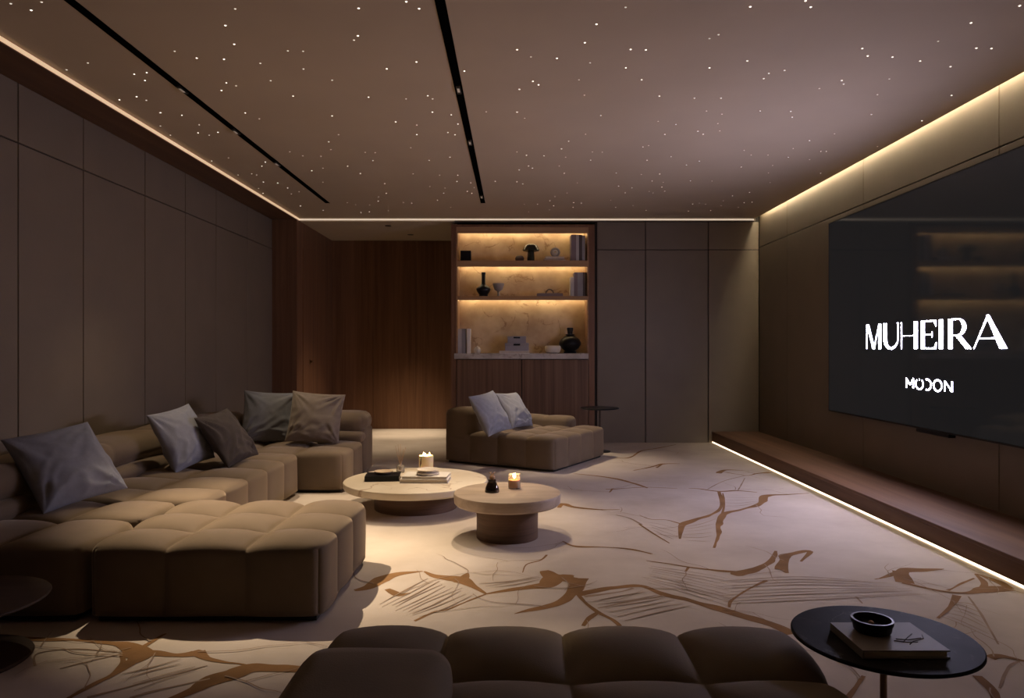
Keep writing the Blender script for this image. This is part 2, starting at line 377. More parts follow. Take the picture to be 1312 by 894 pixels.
vein('c7', [(960, 72), (1040, 76), (1090, 50), (1150, 40), (1215, 27)], .02, .03, .025, .03, .01)
vein('c8', [(520, 187), (560, 189), (630, 198), (700, 196), (770, 202)], .01, .025, .045, .025, .01)
vein('c8', [(632, 200), (640, 250), (610, 280), (540, 303), (500, 318), (490, 345), (488, 372)], .035, .025, .03, .05, .06, .03, .012)
vein('c8', [(495, 318), (440, 303), (380, 300), (340, 285)], .02, .01, .012, .006)
vein('c8', [(960, 205), (880, 210), (800, 215), (785, 242), (720, 264), (650, 280), (632, 320), (628, 360), (612, 405)], .012, .03, .07, .06, .045, .05, .05, .022, .012)
vein('c8', [(645, 205), (650, 245), (640, 290)], .012, .015, .02)
vein('c8', [(840, 416), (820, 455), (770, 480), (700, 500), (690, 490)], .02, .04, .05, .10, .03)
vein('c8', [(700, 494), (600, 485), (520, 475), (440, 462), (365, 452)], .04, .024, .02, .014, .008)
vein('c8', [(520, 475), (508, 492)], .02, .01)
vein('c8', [(862, 485), (870, 438), (910, 425), (962, 418), (930, 455)], .06, .07, .04, .03, .015)
vein('c8', [(862, 480), (880, 497)], .05, .02)
vein('c8', [(668, 622), (680, 595), (740, 555), (805, 524)], .014, .014, .012, .025)
vein('c8', [(628, 132), (655, 120), (720, 122)], .06, .05, .01)
vein('c8', [(640, 126), (730, 140), (770, 133), (832, 128)], .01, .014, .03, .06)
vein('c8', [(590, 190), (650, 160), (730, 140)], .01, .012, .01, thin=True)
vein('c8', [(700, 195), (712, 175), (725, 150)], .008, .012, .008, thin=True)
vein('c8', [(1200, 520), (1260, 508), (1300, 492)], .008, .016, .04)
vein('c8', [(60, 380), (100, 398), (200, 402), (300, 408), (385, 427)], .008, .022, .012, .01, .02)
vein('c8', [(340, 318), (380, 345), (450, 388)], .015, .016, .010)
vein('c8', [(255, 285), (300, 295), (350, 320)], .01, .012, .02, thin=True)
vein('c1', [(720, 642), (790, 615), (830, 607), (900, 606), (985, 602)], .012, .03, .08, .06, .008)
vein('c1', [(812, 612), (822, 658)], .10, .08)
vein('c1', [(815, 658), (960, 690), (1060, 700), (1130, 690), (1200, 683), (1260, 682)], .03, .022, .03, .08, .09, .06)
vein('c1', [(1145, 690), (1150, 655), (1115, 622), (1200, 652), (1255, 682)], .04, .03, .015, .05, .04)
vein('c1', [(1000, 690), (1050, 665), (1110, 640)], .02, .014, .012)
vein('c2', [(990, 85), (960, 140), (900, 195)], .04, .02, .014)
vein('c2', [(1045, 90), (1110, 180), (1190, 320)], .008, .012, .008, thin=True)
vein('c2', [(1150, 385), (1200, 375), (1312, 398), (1400, 402)], .04, .035, .02, .02)
vein('c2', [(1090, 470), (1160, 540), (1180, 590)], .04, .035, .03)
vein('c2', [(1195, 530), (1240, 430), (1290, 400)], .008, .012, .010, thin=True)
vein('c2', [(470, 580), (545, 470)], .02, .016)
vein('c2', [(510, 92), (540, 124)], .012, .008, thin=True)
vein('c4', [(240, 625), (290, 600), (390, 545), (450, 515), (520, 470), (560, 440), (540, 418), (500, 395), (440, 388), (300, 375), (100, 372), (0, 360)], .025, .02, .03, .03, .05, .10, .10, .06, .03, .02, .05, .03)
vein('c4', [(560, 438), (620, 430), (700, 435), (770, 430), (805, 416)], .09, .05, .035, .06, .02)
vein('c4', [(790, 425), (830, 448), (895, 463), (960, 470), (1010, 485)], .06, .035, .02, .012, .02)
vein('c4', [(660, 625), (780, 575), (850, 535), (930, 515), (1010, 490), (1100, 490), (1250, 494)], .03, .05, .11, .09, .07, .05, .05)
vein('c4', [(445, 520), (490, 470), (488, 430), (520, 420)], .02, .022, .02, .03)
vein('c4', [(575, 402), (640, 362), (665, 350)], .025, .02, .01)
vein('c4', [(350, 608), (480, 572), (600, 540), (830, 478)], .02, .012, .012, .006, thin=True)
vein('c4', [(520, 608), (640, 575), (840, 530)], .02, .014, .012, thin=True)
vein('c4', [(240, 490), (380, 455), (490, 430)], .006, .01, .014, thin=True)
vein('c4', [(140, 480), (150, 430), (300, 412), (490, 426)], .01, .008, .008, .008, thin=True)
hatch('c8', [(372, 462), (520, 482), (690, 508)], [(345, 535), (520, 585), (670, 630)], 9)
hatch('c1', [(60, 640), (400, 622), (720, 652)], [(60, 760), (400, 745), (990, 712)], 9, .007)
hatch('c7', [(300, 510), (200, 560), (110, 612)], [(510, 578), (380, 634), (270, 668)], 10, .007)
hatch('c7', [(880, 588), (1000, 572), (1100, 552)], [(1020, 690), (1200, 650), (1312, 632)], 6, .008)
hatch('c8', [(500, 322), (560, 308), (625, 285)], [(495, 385), (560, 395), (612, 400)], 6, .006)
hatch('c8', [(655, 210), (700, 212), (790, 216)], [(650, 262), (700, 262), (780, 245)], 4, .006)
hatch('c8', [(345, 300), (400, 305), (480, 320)], [(400, 350), (430, 370), (470, 390)], 4, .006)
hatch('c2', [(1000, 105), (1050, 110), (1090, 130)], [(920, 200), (1020, 230), (1170, 300)], 6, .006)
hatch('c7', [(560, 560), (640, 545), (735, 525)], [(470, 530), (600, 520), (730, 500)], 3, .008)
hatch('c4', [(470, 500), (560, 470), (700, 442)], [(560, 600), (700, 550), (830, 510)], 4, .007)
rg = random.Random(21)
def crack(q, ang, n, wd, depth=0):
    pts = [q]
    for _ in range(n):
        ang += rg.uniform(-.45, .45); q = q + Vector((math.cos(ang), math.sin(ang))) * rg.uniform(.05, .11); pts.append(q)
        if depth < 1 and rg.random() < .22: crack(q, ang + rg.choice((-1, 1)) * rg.uniform(.6, 1.1), rg.randint(2, 4), wd * .7, depth + 1)
    ribbon(pts, [wd, wd * .8, wd * .3], True)
for V_ in list(VEINS):
    for _ in range(max(1, int(len(V_) * .28))):
        i = rg.randrange(len(V_) - 1); q = V_[i].lerp(V_[i + 1], rg.random()); d = V_[i + 1] - V_[i]
        if q.y > 1.5: crack(q, math.atan2(d.y, d.x) + rg.choice((-1, 1)) * rg.uniform(.5, 1.2), rg.randint(3, 7), rg.uniform(.004, .008))
vp = raw('vein_inlay', vein_v, vein_f, 'vein', floor); vp['label'] = 'ochre veins woven into the carpet'
vh = raw('hairline_inlay', thin_v, thin_f, 'vein_thin', floor); vh['label'] = 'fine brown hatching woven into the carpet'; vh['kind'] = 'stuff'

# ------------------------------------------------------------------ light strips and tracks
tag(box('cove_light_strip', XC - .004, XC + .002, YR, YB - .02, ZS + .008, ZC - .004, 'led_left'), 'amber light line along the walnut soffit edge', 'light strip')
tag(box('cove_light_strip', XC, XCR - .02, YB - .026, YB - .018, ZS + .012, ZC - .006, 'led_back'), 'pale light line across the ceiling above the display cabinet', 'light strip')
tag(box('wall_washer_strip', XCR + .01, XR - .012, YR, YB - .14, ZC + .10, ZC + .108, 'led_wash'), 'hidden warm strip washing the wall above the television', 'light strip')

def track(name, x, label):
    t = thing(name, label, 'light track', (x, 0, ZC))
    h = .021
    bm = bmesh.new()
    bm_box(bm, -h - .006, -h, .3, 8.593, -.004, -.0005); bm_box(bm, h, h + .006, .3, 8.593, -.004, -.0005)
    frombm('track_rail', bm, 'track', t)
    box('track_channel', -h, h, .3, 8.593, -.0025, -.0006, 'track', t)
    return t
def module(x, y, label, target, energy, size, blend=0.7):
    t = thing('track_spot', label, 'spotlight', (x, y, ZC))
    box('housing', -.014, .014, -.075, .075, -.016, -.0028, 'blackm', t, .002, 1)
    box('lens', -.008, .008, -.035, .035, -.0175, -.0158, 'spot_lens', t)
    s = spot('track_spot_beam', t, (x, y, ZC - .03), target, energy, size, blend)
    s.location = (0, 0, -.03); s.parent = t
    return t
X1, X2 = -2.232, -.374
track('light_track', X1, 'black recessed light track over the sectional sofa')
track('light_track', X2, 'black recessed light track over the coffee tables')
module(X1, 4.82, 'slim black spotlight in the track over the sofa ottoman', (-1.42, 4.12, .36), 480, 46, 1.0)
module(X1, 5.75, 'slim black spotlight in the track over the middle of the sofa', (-2.35, 5.35, .4), 62, 66, 1.0)
module(X1, 6.75, 'slim black spotlight in the track over the sofa corner', (-1.75, 6.65, .35), 85, 50, 1.0)
module(X2, 4.82, 'slim black spotlight in the track by the small coffee table', (.35, 4.5, 0), 62, 70, 1.0)
module(X2, 6.05, 'slim black spotlight in the track over the large coffee table', (-.72, 5.55, .2), 190, 60, .9)
module(X2, 3.0, 'slim black spotlight in the track over the carpet by the near daybed', (.12, 2.72, 0), 75, 27, 1.0)
module(X2, 8.2, 'slim black spotlight in the track over the lounge chair', (.35, 8.1, .35), 150, 50, 1.0)
def downlight(x, y, label, energy, size):
    t = thing('recessed_downlight', label, 'downlight', (x, y, ZS))
    lathe('trim_ring', [(.034, 0), (.046, 0), (.046, -.004), (.034, -.004)], 'blackm', t, 24)
    lathe('lens', [(.0, -.001), (.033, -.001), (.033, -.003), (0, -.003)], 'spot_lens', t, 24)
    s_ = spot('downlight_beam', t, (x, y, ZS - .02), (x, y, 0), energy, size, 1.0); s_.location = (0, 0, -.02); s_.parent = t
downlight(-1.55, 10.72, 'small recessed downlight close to the walnut wall of the entrance recess', 150, 36)
downlight(-1.75, 9.95, 'small recessed downlight at the mouth of the entrance recess', 125, 74)

# ------------------------------------------------------------------ television
TX = 3.20; TY0, TY1, TZ0, TZ1 = 3.92, 7.305, .622, 2.53
def screen_mat():
    m, t, b = new_mat('dark_glass_screen')
    n = t.nodes.new('ShaderNodeTexNoise'); n.inputs['Scale'].default_value = .6
    r = t.nodes.new('ShaderNodeValToRGB'); r.color_ramp.elements[0].color = (.0075, .0075, .0080, 1); r.color_ramp.elements[1].color = (.0095, .0095, .0100, 1)
    t.links.new(n.outputs['Fac'], r.inputs[0]); t.links.new(r.outputs[0], b.inputs['Emission Color']); b.inputs['Emission Strength'].default_value = 1.0
    b.inputs['Base Color'].default_value = (.008, .008, .009, 1); b.inputs['Roughness'].default_value = .06; b.inputs['Specular IOR Level'].default_value = .3
    return m
M['screen'] = screen_mat()
M['letters'] = emit('screen_letters', (.76, .71, 1.0), 150.0)
tv = thing('television', 'huge dark wall television showing white lettering', 'television', (TX, (TY0 + TY1) / 2, TZ0))
ty = (TY0 + TY1) / 2; hw = (TY1 - TY0) / 2; hh = TZ1 - TZ0
sc = box('screen', -.002, .01, -hw + .008, hw - .008, .014, hh - .008, 'screen', tv)
bm = bmesh.new()
bm_box(bm, -.004, .055, -hw, -hw + .007, 0, hh); bm_box(bm, -.004, .055, hw - .007, hw, 0, hh)
bm_box(bm, -.004, .055, -hw + .007, hw - .007, hh - .007, hh); bm_box(bm, -.004, .055, -hw + .007, hw - .007, 0, .013)
bm_box(bm, .012, .06, -hw + .007, hw - .007, .013, hh - .007)
frombm('bezel', bm, 'black', tv)
box('wall_mount', .06, .08, -.5, .5, .5, 1.4, 'blackm', tv)
box('sensor_bar', -.006, .05, -.33, .10, -.028, -.0005, 'black', tv, .004, 1)['label'] = 'black sensor bar under the screen'

def arc_band(cx_, cy_, rx, ry, wx, wy, a0, a1, n=20):
    """band between an outer ellipse and an inner one, as quads"""
    q = []
    for k in range(n):
        t0 = math.radians(a0 + (a1 - a0) * k / n); t1 = math.radians(a0 + (a1 - a0) * (k + 1) / n)
        q.append([(cx_ + rx * math.cos(t0), cy_ + ry * math.sin(t0)), (cx_ + rx * math.cos(t1), cy_ + ry * math.sin(t1)),
                  (cx_ + (rx - wx) * math.cos(t1), cy_ + (ry - wy) * math.sin(t1)), (cx_ + (rx - wx) * math.cos(t0), cy_ + (ry - wy) * math.sin(t0))])
    return q
def R(x0, x1, z0, z1): return [(x0, z0), (x1, z0), (x1, z1), (x0, z1)]
def word(letters, d0, zbase, labels):
    """letters: lists of polygons in metres, s to the right of the reader (towards the camera), z up from the baseline"""
    for P, lb in zip(letters, labels):
        vs, fs, seen_ = [], [], {}
        for p in P:
            f_ = []
            for s_, z_ in p:
                key = (round(s_, 4), round(z_, 4))
                if key not in seen_:
                    seen_[key] = len(vs); vs.append((-.0042, (d0 - s_) - ty, zbase + z_ - TZ0))
                if seen_[key] not in f_: f_.append(seen_[key])
            if len(f_) > 2: fs.append(f_)
        o = raw('screen_letter', vs, fs, 'letters', sc); o['label'] = lb
H = .217
def title():
    LT = []; P = []
    th, tn = .046, .003
    # M: hairline leg, heavy diagonal, hairline diagonal, heavy leg
    P += [R(0, tn, 0, H), [(0, H), (.036, H), (.142, .0), (.112, .0)], [(.130, .0), (.134, 0), (.214, .195), (.214, .212)], R(.212, .212 + th * .8, 0, H)]
    LT.append(P); P = []; x = .300   # U
    P += [R(x, x + th, .085, H)] + arc_band(x + .115, .085, .115, .090, .046, .018, 180, 270, 12) + arc_band(x + .115, .085, .115, .090, .004, .018, 270, 360, 12)
    P += [[(x + .226, .085), (x + .230, .085), (x + .230, H), (x + .214, H), (x + .226, H - .02)]]
    LT.append(P); P = []; x = .580   # H
    P += [R(x, x + .006, 0, H), R(x + .006, x + .19, .104, .107), R(x + .19, x + .19 + th, 0, H)]
    LT.append(P); P = []; x = .868   # E
    P += [R(x, x + th, 0, H), [(x + th, H), (x + .20, H), (x + .200, H - .05), (x + .17, H - .007), (x + th, H - .007)],
          R(x + th, x + .15, .106, .112), [(x + .15, .135), (x + .15, .083), (x + .142, .106), (x + .142, .112)],
          [(x + th, 0), (x + .20, 0), (x + .205, .052), (x + .175, .007), (x + th, .007)]]
    LT.append(P); P = []; x = 1.110   # I
    P += [R(x, x + th, 0, H)]
    LT.append(P); P = []; x = 1.225   # R
    P += [R(x, x + th, 0, H), R(x + th, x + .115, H - .007, H), R(x + th, x + .115, .094, .100)]
    P += arc_band(x + .115, .1555, .090, .0615, .042, .007, -90, 90, 16)
    P += [[(x + .085, .096), (x + .140, .096), (x + .265, 0), (x + .205, 0)]]
    LT.append(P); P = []; x = 1.515   # A
    P += [[(x, 0), (x + .006, 0), (x + .148, H - .01), (x + .143, H + .006)], [(x + .132, H + .01), (x + .160, H + .01), (x + .340, 0), (x + .270, 0)],
          [(x + .055, .073), (x + .050, .067), (x + .23, .067), (x + .225, .073)]]
    LT.append(P)
    return LT
word(title(), 6.513, 1.252, ['large white display letter ' + c_ for c_ in 'MUHEIRA'])
def subtitle():
    h = .078; s = .0095; LT = []; P = []
    P += [R(0, s, 0, h), R(.095, .095 + s, 0, h), [(0, h), (s * 1.15, h), (.0605, .026), (.0480, .026)], [(.1085, h), (.1085 - s * 1.15, h), (.0480, .026), (.0605, .026)]]
    LT.append(P); P = []; cx_ = .182; P += arc_band(cx_, h / 2, .052, .046, s * .8, s, 132, 408, 26)
    LT.append(P); P = []; P += arc_band(cx_, h - .006, .003, .005, .0028, .0048, 0, 360, 12)
    LT.append(P); P = []; cx_ = .296; P += arc_band(cx_ - .012, h / 2, .052, .046, s, s, -108, 108, 22)
    LT.append(P); P = []; cx_ = .412; P += arc_band(cx_, h / 2, .054, .046, s, s, 0, 360, 30)
    LT.append(P); P = []; x = .492; P += [R(x, x + s, 0, h), R(x + .085, x + .085 + s, 0, h), [(x, h), (x + s * 1.2, h), (x + .085 + s, 0), (x + .085 - s * .2, 0)]]
    LT.append(P)
    return [[[(a * 1.06, b) for a, b in p] for p in P] for P in LT]
word(subtitle(), 5.861, .935, ['small bold white letter M', 'small bold white open letter O', 'white dot over the open letter O', 'small bold white mirrored letter C', 'small bold white letter O', 'small bold white letter N'])

# ------------------------------------------------------------------ platform bench
bn = thing('platform_bench', 'long low walnut platform under the television lit along its foot', 'bench', (2.96, 4.4, 0))
BX0 = 2.645 - 2.96; y0, y1 = YR - 4.4 + .002, YB - 4.4 - .002
box('bench_top', BX0, XR - 2.96 - .001, y0, y1, .125, .15, 'wood_y', bn, .003, 1)
box('bench_riser', BX0 + .004, BX0 + .03, y0, y1, .018, .1245, 'wood_y', bn)
box('light_strip', BX0 + .006, BX0 + .02, y0, y1, .002, .016, 'led_floor', bn)['label'] = 'glowing warm strip along the foot'
box('bench_core', BX0 + .03, XR - 2.96 - .002, y0, y1, 0.001, .1245, 'gap', bn)

# ------------------------------------------------------------------ upholstery
def samples(n, k):
    out = []
    for i in range(n):
        for j in range(k): out.append(i + 0.5 - 0.5 * math.cos(PI * j / k))
    out.append(float(n)); return out
def tufted(name, x0, x1, y0, y1, z0, z1, nx, ny, mat, parent, r=.06, puff=.045, k=10, side=0.5, round_base=False):
    """upholstered block: rounded box whose faces swell between the tufting seams"""
    c = Vector(((x0 + x1) / 2, (y0 + y1) / 2, (z0 + z1) / 2)); h = Vector(((x1 - x0) / 2, (y1 - y0) / 2, (z1 - z0) / 2))
    r = min(r, h.x * .95, h.y * .95, h.z * .95); rb = r if round_base else min(r, .012)
    sx = [s / nx * 2 - 1 for s in samples(nx, k)]; sy = [s / ny * 2 - 1 for s in samples(ny, k)]
    sz = [-1, -.985, -.96, -.9, -.75, -.5, -.25, 0, .15, .3, .45, .6, .7, .8, .88, .94, 1]
    vs, fs, idx = [], [], {}
    def bul(u, n):
        t = (u + 1) / 2 * n; t = t - math.floor(min(max(t, 0), n - 1e-6)); s_ = abs(2 * t - 1)
        return max(0.0, 1 - min(1, s_) ** 2.2) ** 0.62
    def vert(u, v, w_):
        key = (round(u, 5), round(v, 5), round(w_, 5))
        if key in idx: return idx[key]
        p = Vector((u * h.x, v * h.y, w_ * h.z))
        q = Vector((max(-h.x + r, min(h.x - r, p.x)), max(-h.y + r, min(h.y - r, p.y)), max(-h.z + r, min(h.z - r, p.z))))
        if w_ < 0: q.z = max(-h.z + rb, p.z)
        n = (p - q)
        if w_ < 0: n.z *= r / rb
        n = n.normalized() if n.length > 1e-9 else Vector((0, 0, 1))
        pos = q + Vector((n.x * r, n.y * r, n.z * (rb if w_ < 0 else r)))
        ax, ay, az = abs(n.x), abs(n.y), abs(n.z)
        bx_, by_ = bul(u, nx), bul(v, ny)
        fx = bx_ if nx > 1 or True else 1.0
        top = min(bx_, 1) * min(by_, 1) if n.z > 0 else 0
        # seams on sides: across x on y faces, across y on x faces
        sd = (ay * bx_ + ax * by_) / max(ax + ay, 1e-6)
        if w_ < 0: sd = sd * 1.0
        m = max(az, 0) ** 2
        edge_u = 1.0 if abs(u) < 1 - 1.0 / nx else None
        disp = m * puff * (top_fix(u, v, nx, ny, bx_, by_, n) - .75) + (1 - m) * puff * side * (sd - 1)
        if n.z < -0.3: disp = -puff * .3 * (1 - abs(n.z))
        wob = noise.noise((c + pos) * 3.1) * .004
        vs.append(c + pos + n * (disp + wob)); idx[key] = len(vs) - 1
        return idx[key]
    def top_fix(u, v, nx, ny, bx_, by_, n):
        # at the block's outer border the last tuft does not pinch
        eu = max(0.0, (abs(u) - (1 - .999 / nx)) * nx); ev = max(0.0, (abs(v) - (1 - .999 / ny)) * ny)
        b1 = bx_ if eu <= 0 else max(bx_, .72 if eu > .5 else 0); b2 = by_ if ev <= 0 else max(by_, .72 if ev > .5 else 0)
        return b1 * b2
    def grid(A, B, fn):
        for i in range(len(A) - 1):
            for j in range(len(B) - 1):
                fs.append((fn(A[i], B[j]), fn(A[i + 1], B[j]), fn(A[i + 1], B[j + 1]), fn(A[i], B[j + 1])))
    grid(sx, sy, lambda a, b: vert(a, b, 1)); grid(sx, sy, lambda a, b: vert(a, b, -1))
    grid(sx, sz, lambda a, b: vert(a, -1, b)); grid(sx, sz, lambda a, b: vert(a, 1, b))
    grid(sy, sz, lambda a, b: vert(-1, a, b)); grid(sy, sz, lambda a, b: vert(1, a, b))
    return raw(name, vs, fs, mat, parent, True)

ZT = .362
sofa = thing('sectional_sofa', 'long brown tufted corner sofa along the panelled wall', 'sofa', (-2.4, 5.3, 0))
ox, oy = -2.4, 5.3
def st(name, x0, x1, y0, y1, z0, z1, nx, ny, **kw): return tufted(name, x0 - ox, x1 - ox, y0 - oy, y1 - oy, z0, z1, nx, ny, 'sofa', sofa, **kw)
st('seat', -2.80, -1.968, 3.26, 3.80, .022, ZT, 2, 1, r=.07)
st('seat', -2.80, -1.968, 3.80, 4.26, .022, ZT, 2, 1, r=.06)
st('seat', -2.80, -1.85, 4.262, 6.22, .022, ZT, 2, 5, r=.06)
st('seat', -2.80, -1.47, 6.22, 7.06, .022, ZT, 3, 2, r=.06)
st('back_body', -3.12, -2.78, 3.26, 7.48, .03, .47, 1, 5, r=.04, puff=.012)
st('back_body', -2.82, -1.47, 7.10, 7.48, .03, .47, 3, 1, r=.04, puff=.012)
st('back_roll', -3.12, -2.70, 3.26, 7.30, .415, .625, 1, 5, r=.095, puff=.028, round_base=True)
st('back_roll', -2.74, -1.465, 7.05, 7.48, .415, .625, 2, 1, r=.095, puff=.028, round_base=True)
st('lumbar_roll', -2.90, -2.655, 3.28, 7.10, .325, .445, 1, 5, r=.055, puff=.024, round_base=True)
st('lumbar_roll', -2.72, -1.475, 7.00, 7.25, .325, .445, 2, 1, r=.055, puff=.024, round_base=True)
bm = bmesh.new(); bm_box(bm, -3.06 - ox, -2.02 - ox, 3.31 - oy, 6.27 - oy, 0, .028); bm_box(bm, -3.06 - ox, -1.52 - ox, 6.27 - oy, 7.42 - oy, 0, .028)
frombm('plinth', bm, 'plinth', sofa)

ot = thing('tufted_ottoman', 'square brown tufted ottoman pushed against the corner sofa', 'ottoman', (-1.409, 3.752, 0))
tufted('cushion', -.548, .548, -.50, .50, .022, ZT + .005, 3, 3, 'sofa', ot, r=.065, puff=.052, k=12)
box('plinth', -.50, .50, -.45, .45, 0, .028, 'plinth', ot)

db = thing('tufted_daybed', 'dark brown tufted daybed with a raised cushion block by the black side table', 'daybed', (.155, 1.60, 0))
tufted('seat', -.735, .735, -.75, .75, .022, ZT, 4, 4, 'sofa_dark', db, r=.06, puff=.052, k=12)
tufted('arm_block', -.725, -.31, -.75, .36, .30, .455, 1, 1, 'sofa_dark', db, r=.075, puff=.014, k=16)
box('plinth', -.69, .69, -.70, .70, 0, .028, 'plinth', db)

lc = thing('lounge_chair', 'wide brown tufted lounge chair turned before the display cabinet', 'lounge chair', (.138, 8.15, 0), math.radians(-30.2))
tufted('seat', -.70, .70, -.645, .645, .022, ZT - .005, 4, 4, 'sofa', lc, r=.055, puff=.038)
tufted('backrest', -.70, -.35, -.645, .645, .26, .60, 1, 3, 'sofa', lc, r=.075, puff=.016)
tufted('arm_roll', -.36, .34, .40, .645, .32, .465, 2, 1, 'sofa', lc, r=.065, puff=.016)
box('plinth', -.65, .65, -.60, .60, 0, .028, 'plinth', lc)

def pillow(label, mat, center, normal, up, size, thick=.075, seed=0, group=None):
    N = 40; vs, fs = [], []
    n = Vector(normal).normalized(); u = Vector(up); u = (u - n * u.dot(n)).normalized(); rt = u.cross(n)
    h = size / 2
    for side in (1, -1):
        for i in range(N + 1):
            for j in range(N + 1):
                a = math.sin((i / N - .5) * PI); b = math.sin((j / N - .5) * PI)
                x = a * h * (1 - .065 * (1 - b * b)); y = b * h * (1 - .065 * (1 - a * a))
                e = max(0, (1 - a * a) * (1 - b * b))
                z = thick * 1.18 * e ** .44
                p = Vector((a * 1.4 + seed * 3.7, b * 1.4, side * 1.5 + seed))
                z *= 1 + .12 * noise.noise(p)
                # creases: folds that fan out from the corners, and slack folds across the lower half
                cr = 0.0
                for ca, cb_ in ((-1, -1), (1, -1), (-1, 1), (1, 1)):
                    da, db_ = a - ca, b - cb_; rad = math.hypot(da, db_); th_ = math.atan2(db_, da)
                    cr += noise.noise(Vector((th_ * 5.5 + seed * 2.1 + ca * 5, rad * .7 + cb_ * 3, seed))) * max(0, 1 - rad / 1.35) * 1.5
                fold = 1 - abs(noise.noise(Vector((a * 1.5 + b * .7 + seed * 1.7, b * 2.6 - a * .8, seed * 2.3)))) * 4
                cr += max(0, fold) * .75 * max(0, .55 - .6 * b)
                z += cr * .022 * min(1, e * 7)
                vs.append(rt * x + u * y + n * (z * side))
    st_ = (N + 1) ** 2
    for s_ in (0, 1):
        for i in range(N):
            for j in range(N):
                q = [i * (N + 1) + j, (i + 1) * (N + 1) + j, (i + 1) * (N + 1) + j + 1, i * (N + 1) + j + 1]
                q = [k + s_ * st_ for k in q]; fs.append(q if s_ == 0 else q[::-1])
    me = bpy.data.meshes.new('throw_pillow'); me.from_pydata([tuple(v) for v in vs], [], fs); me.update()
    bm = bmesh.new(); bm.from_mesh(me); bmesh.ops.remove_doubles(bm, verts=bm.verts, dist=1e-5); bmesh.ops.recalc_face_normals(bm, faces=bm.faces); bm.to_mesh(me); bm.free()
    o = link('throw_pillow', me, mat, None, True); o.location = center
    return tag(o, label, 'pillow', group)
pillow('large blue-grey pillow alone on the sofa end beside the ottoman', 'pillow_blue', (-2.58, 4.14, .58), (.68, -.40, .62), (-.61, .20, .74), .50, .075, 1, 'pillows on the corner sofa')
pillow('blue-grey pillow leaning behind the charcoal one on the sofa', 'pillow_blue', (-2.49, 5.385, .588), (.86, -.22, .42), (-.48, .0, .89), .47, .07, 2, 'pillows on the corner sofa')
pillow('charcoal brown pillow leaning on a blue-grey one on the sofa', 'pillow_dark', (-2.25, 5.635, .56), (.80, -.16, .56), (-.60, .02, .80), .46, .07, 3, 'pillows on the corner sofa')
pillow('slate grey pillow in the sofa corner', 'pillow_grey', (-2.35, 6.89, .60), (.28, -.92, .28), (-.02, .30, .95), .50, .07, 4, 'pillows on the corner sofa')
pillow('taupe pillow beside the slate grey one at the sofa corner', 'pillow_taupe', (-1.885, 6.81, .60), (.12, -.92, .36), (.04, .36, .92), .50, .075, 5, 'pillows on the corner sofa')
pillow('pale blue-grey pillow at the front edge of the lounge chair', 'pillow_blue', (-.25, 7.60, .575), (.73, -.49, .48), (-.45, .18, .87), .47, .07, 6, 'pillows on the lounge chair')
pillow('pale blue-grey pillow further back on the lounge chair beside its arm roll', 'pillow_blue', (.0, 8.24, .555), (.72, -.43, .52), (-.45, .30, .84), .45, .07, 7, 'pillows on the lounge chair')

# ------------------------------------------------------------------ coffee tables and what stands on them
def round_table(name, label, x, y, z, r, th, rb, top_mat, base_mat):
    t = thing(name, label, 'coffee table', (x, y, 0))
    e = .012
    lathe('table_top', [(0, z - th), (r - e - .006, z - th), (r - .004, z - th + e), (r, z - e), (r - e * .3, z - e * .3), (r - e, z), (0, z)], top_mat, t, 72)
    lathe('drum_base', [(0, 0), (rb, 0), (rb, z - th), (0, z - th)], base_mat, t, 56)
    return t
BT = (-.779, 5.69, .219); SM = (-.047, 4.79, .298)
round_table('coffee_table', 'wide low round coffee table with cream stone top', *BT, .566, .058, .325, 'cream_stone', 'wood_base')
round_table('coffee_table', 'smaller round coffee table with travertine top and drum foot', *SM, .357, .078, .205, 'travertine', 'wood_base')
def onT(px, py, z):
    d = (CAMH - z) * F / (py - CY); p = at(px, py, d); return (p.x, p.y, z)
def book(name, label, cat, loc, rotz, L_, W_, T_, cover, group=None, marks=False):
    t = thing(name, label, cat, loc, rotz, group)
    bm = bmesh.new()
    bm_box(bm, -L_ / 2, L_ / 2, -W_ / 2, W_ / 2, 0, .004); bm_box(bm, -L_ / 2, L_ / 2, -W_ / 2, W_ / 2, T_ - .004, T_); bm_box(bm, -L_ / 2, -L_ / 2 + .004, -W_ / 2, W_ / 2, .004, T_ - .004)
    frombm('cover', bm, cover, t)
    box('pages', -L_ / 2 + .0045, L_ / 2 - .006, -W_ / 2 + .006, W_ / 2 - .006, .0042, T_ - .0042, 'paper' if cover != 'black' else 'black', t)
    return t
zb = BT[2]
# black lidded box-book with wooden dish
p = onT(491, 614, zb)
book('black_book', 'black bound book under a wooden dish on the cream table', 'book', p, .10, .27, .20, .042, 'black')
p2 = (p[0] + .0, p[1] + .02, p[2] + .042)
lathe('wooden_dish', [(0, 0), (.05, 0), (.072, .016), (.075, .022), (.066, .020), (.045, .008), (0, .007)], 'pale_wood', None, 32, p2); tag(bpy.context.scene.objects['wooden_dish'], 'small round wooden dish on the black book', 'dish')
# reed diffuser
p = onT(513, 605, zb)
t = thing('reed_diffuser', 'small clear reed diffuser bottle behind the black book', 'diffuser', p)
lathe('bottle', [(0, 0), (.033, 0), (.035, .01), (.033, .055), (.014, .068), (.014, .085), (.011, .085), (.011, .066), (.029, .054), (.031, .012), (0, .004)], 'glass', t, 28)
for a, l_ in ((.3, .21), (1.7, .23), (2.9, .22), (4.4, .24), (5.5, .2)):
    tube('reed', [(math.cos(a + PI) * .006, math.sin(a + PI) * .006, .02), (math.cos(a) * .045, math.sin(a) * .045, l_)], .0016, 'wood_x', t, 5)
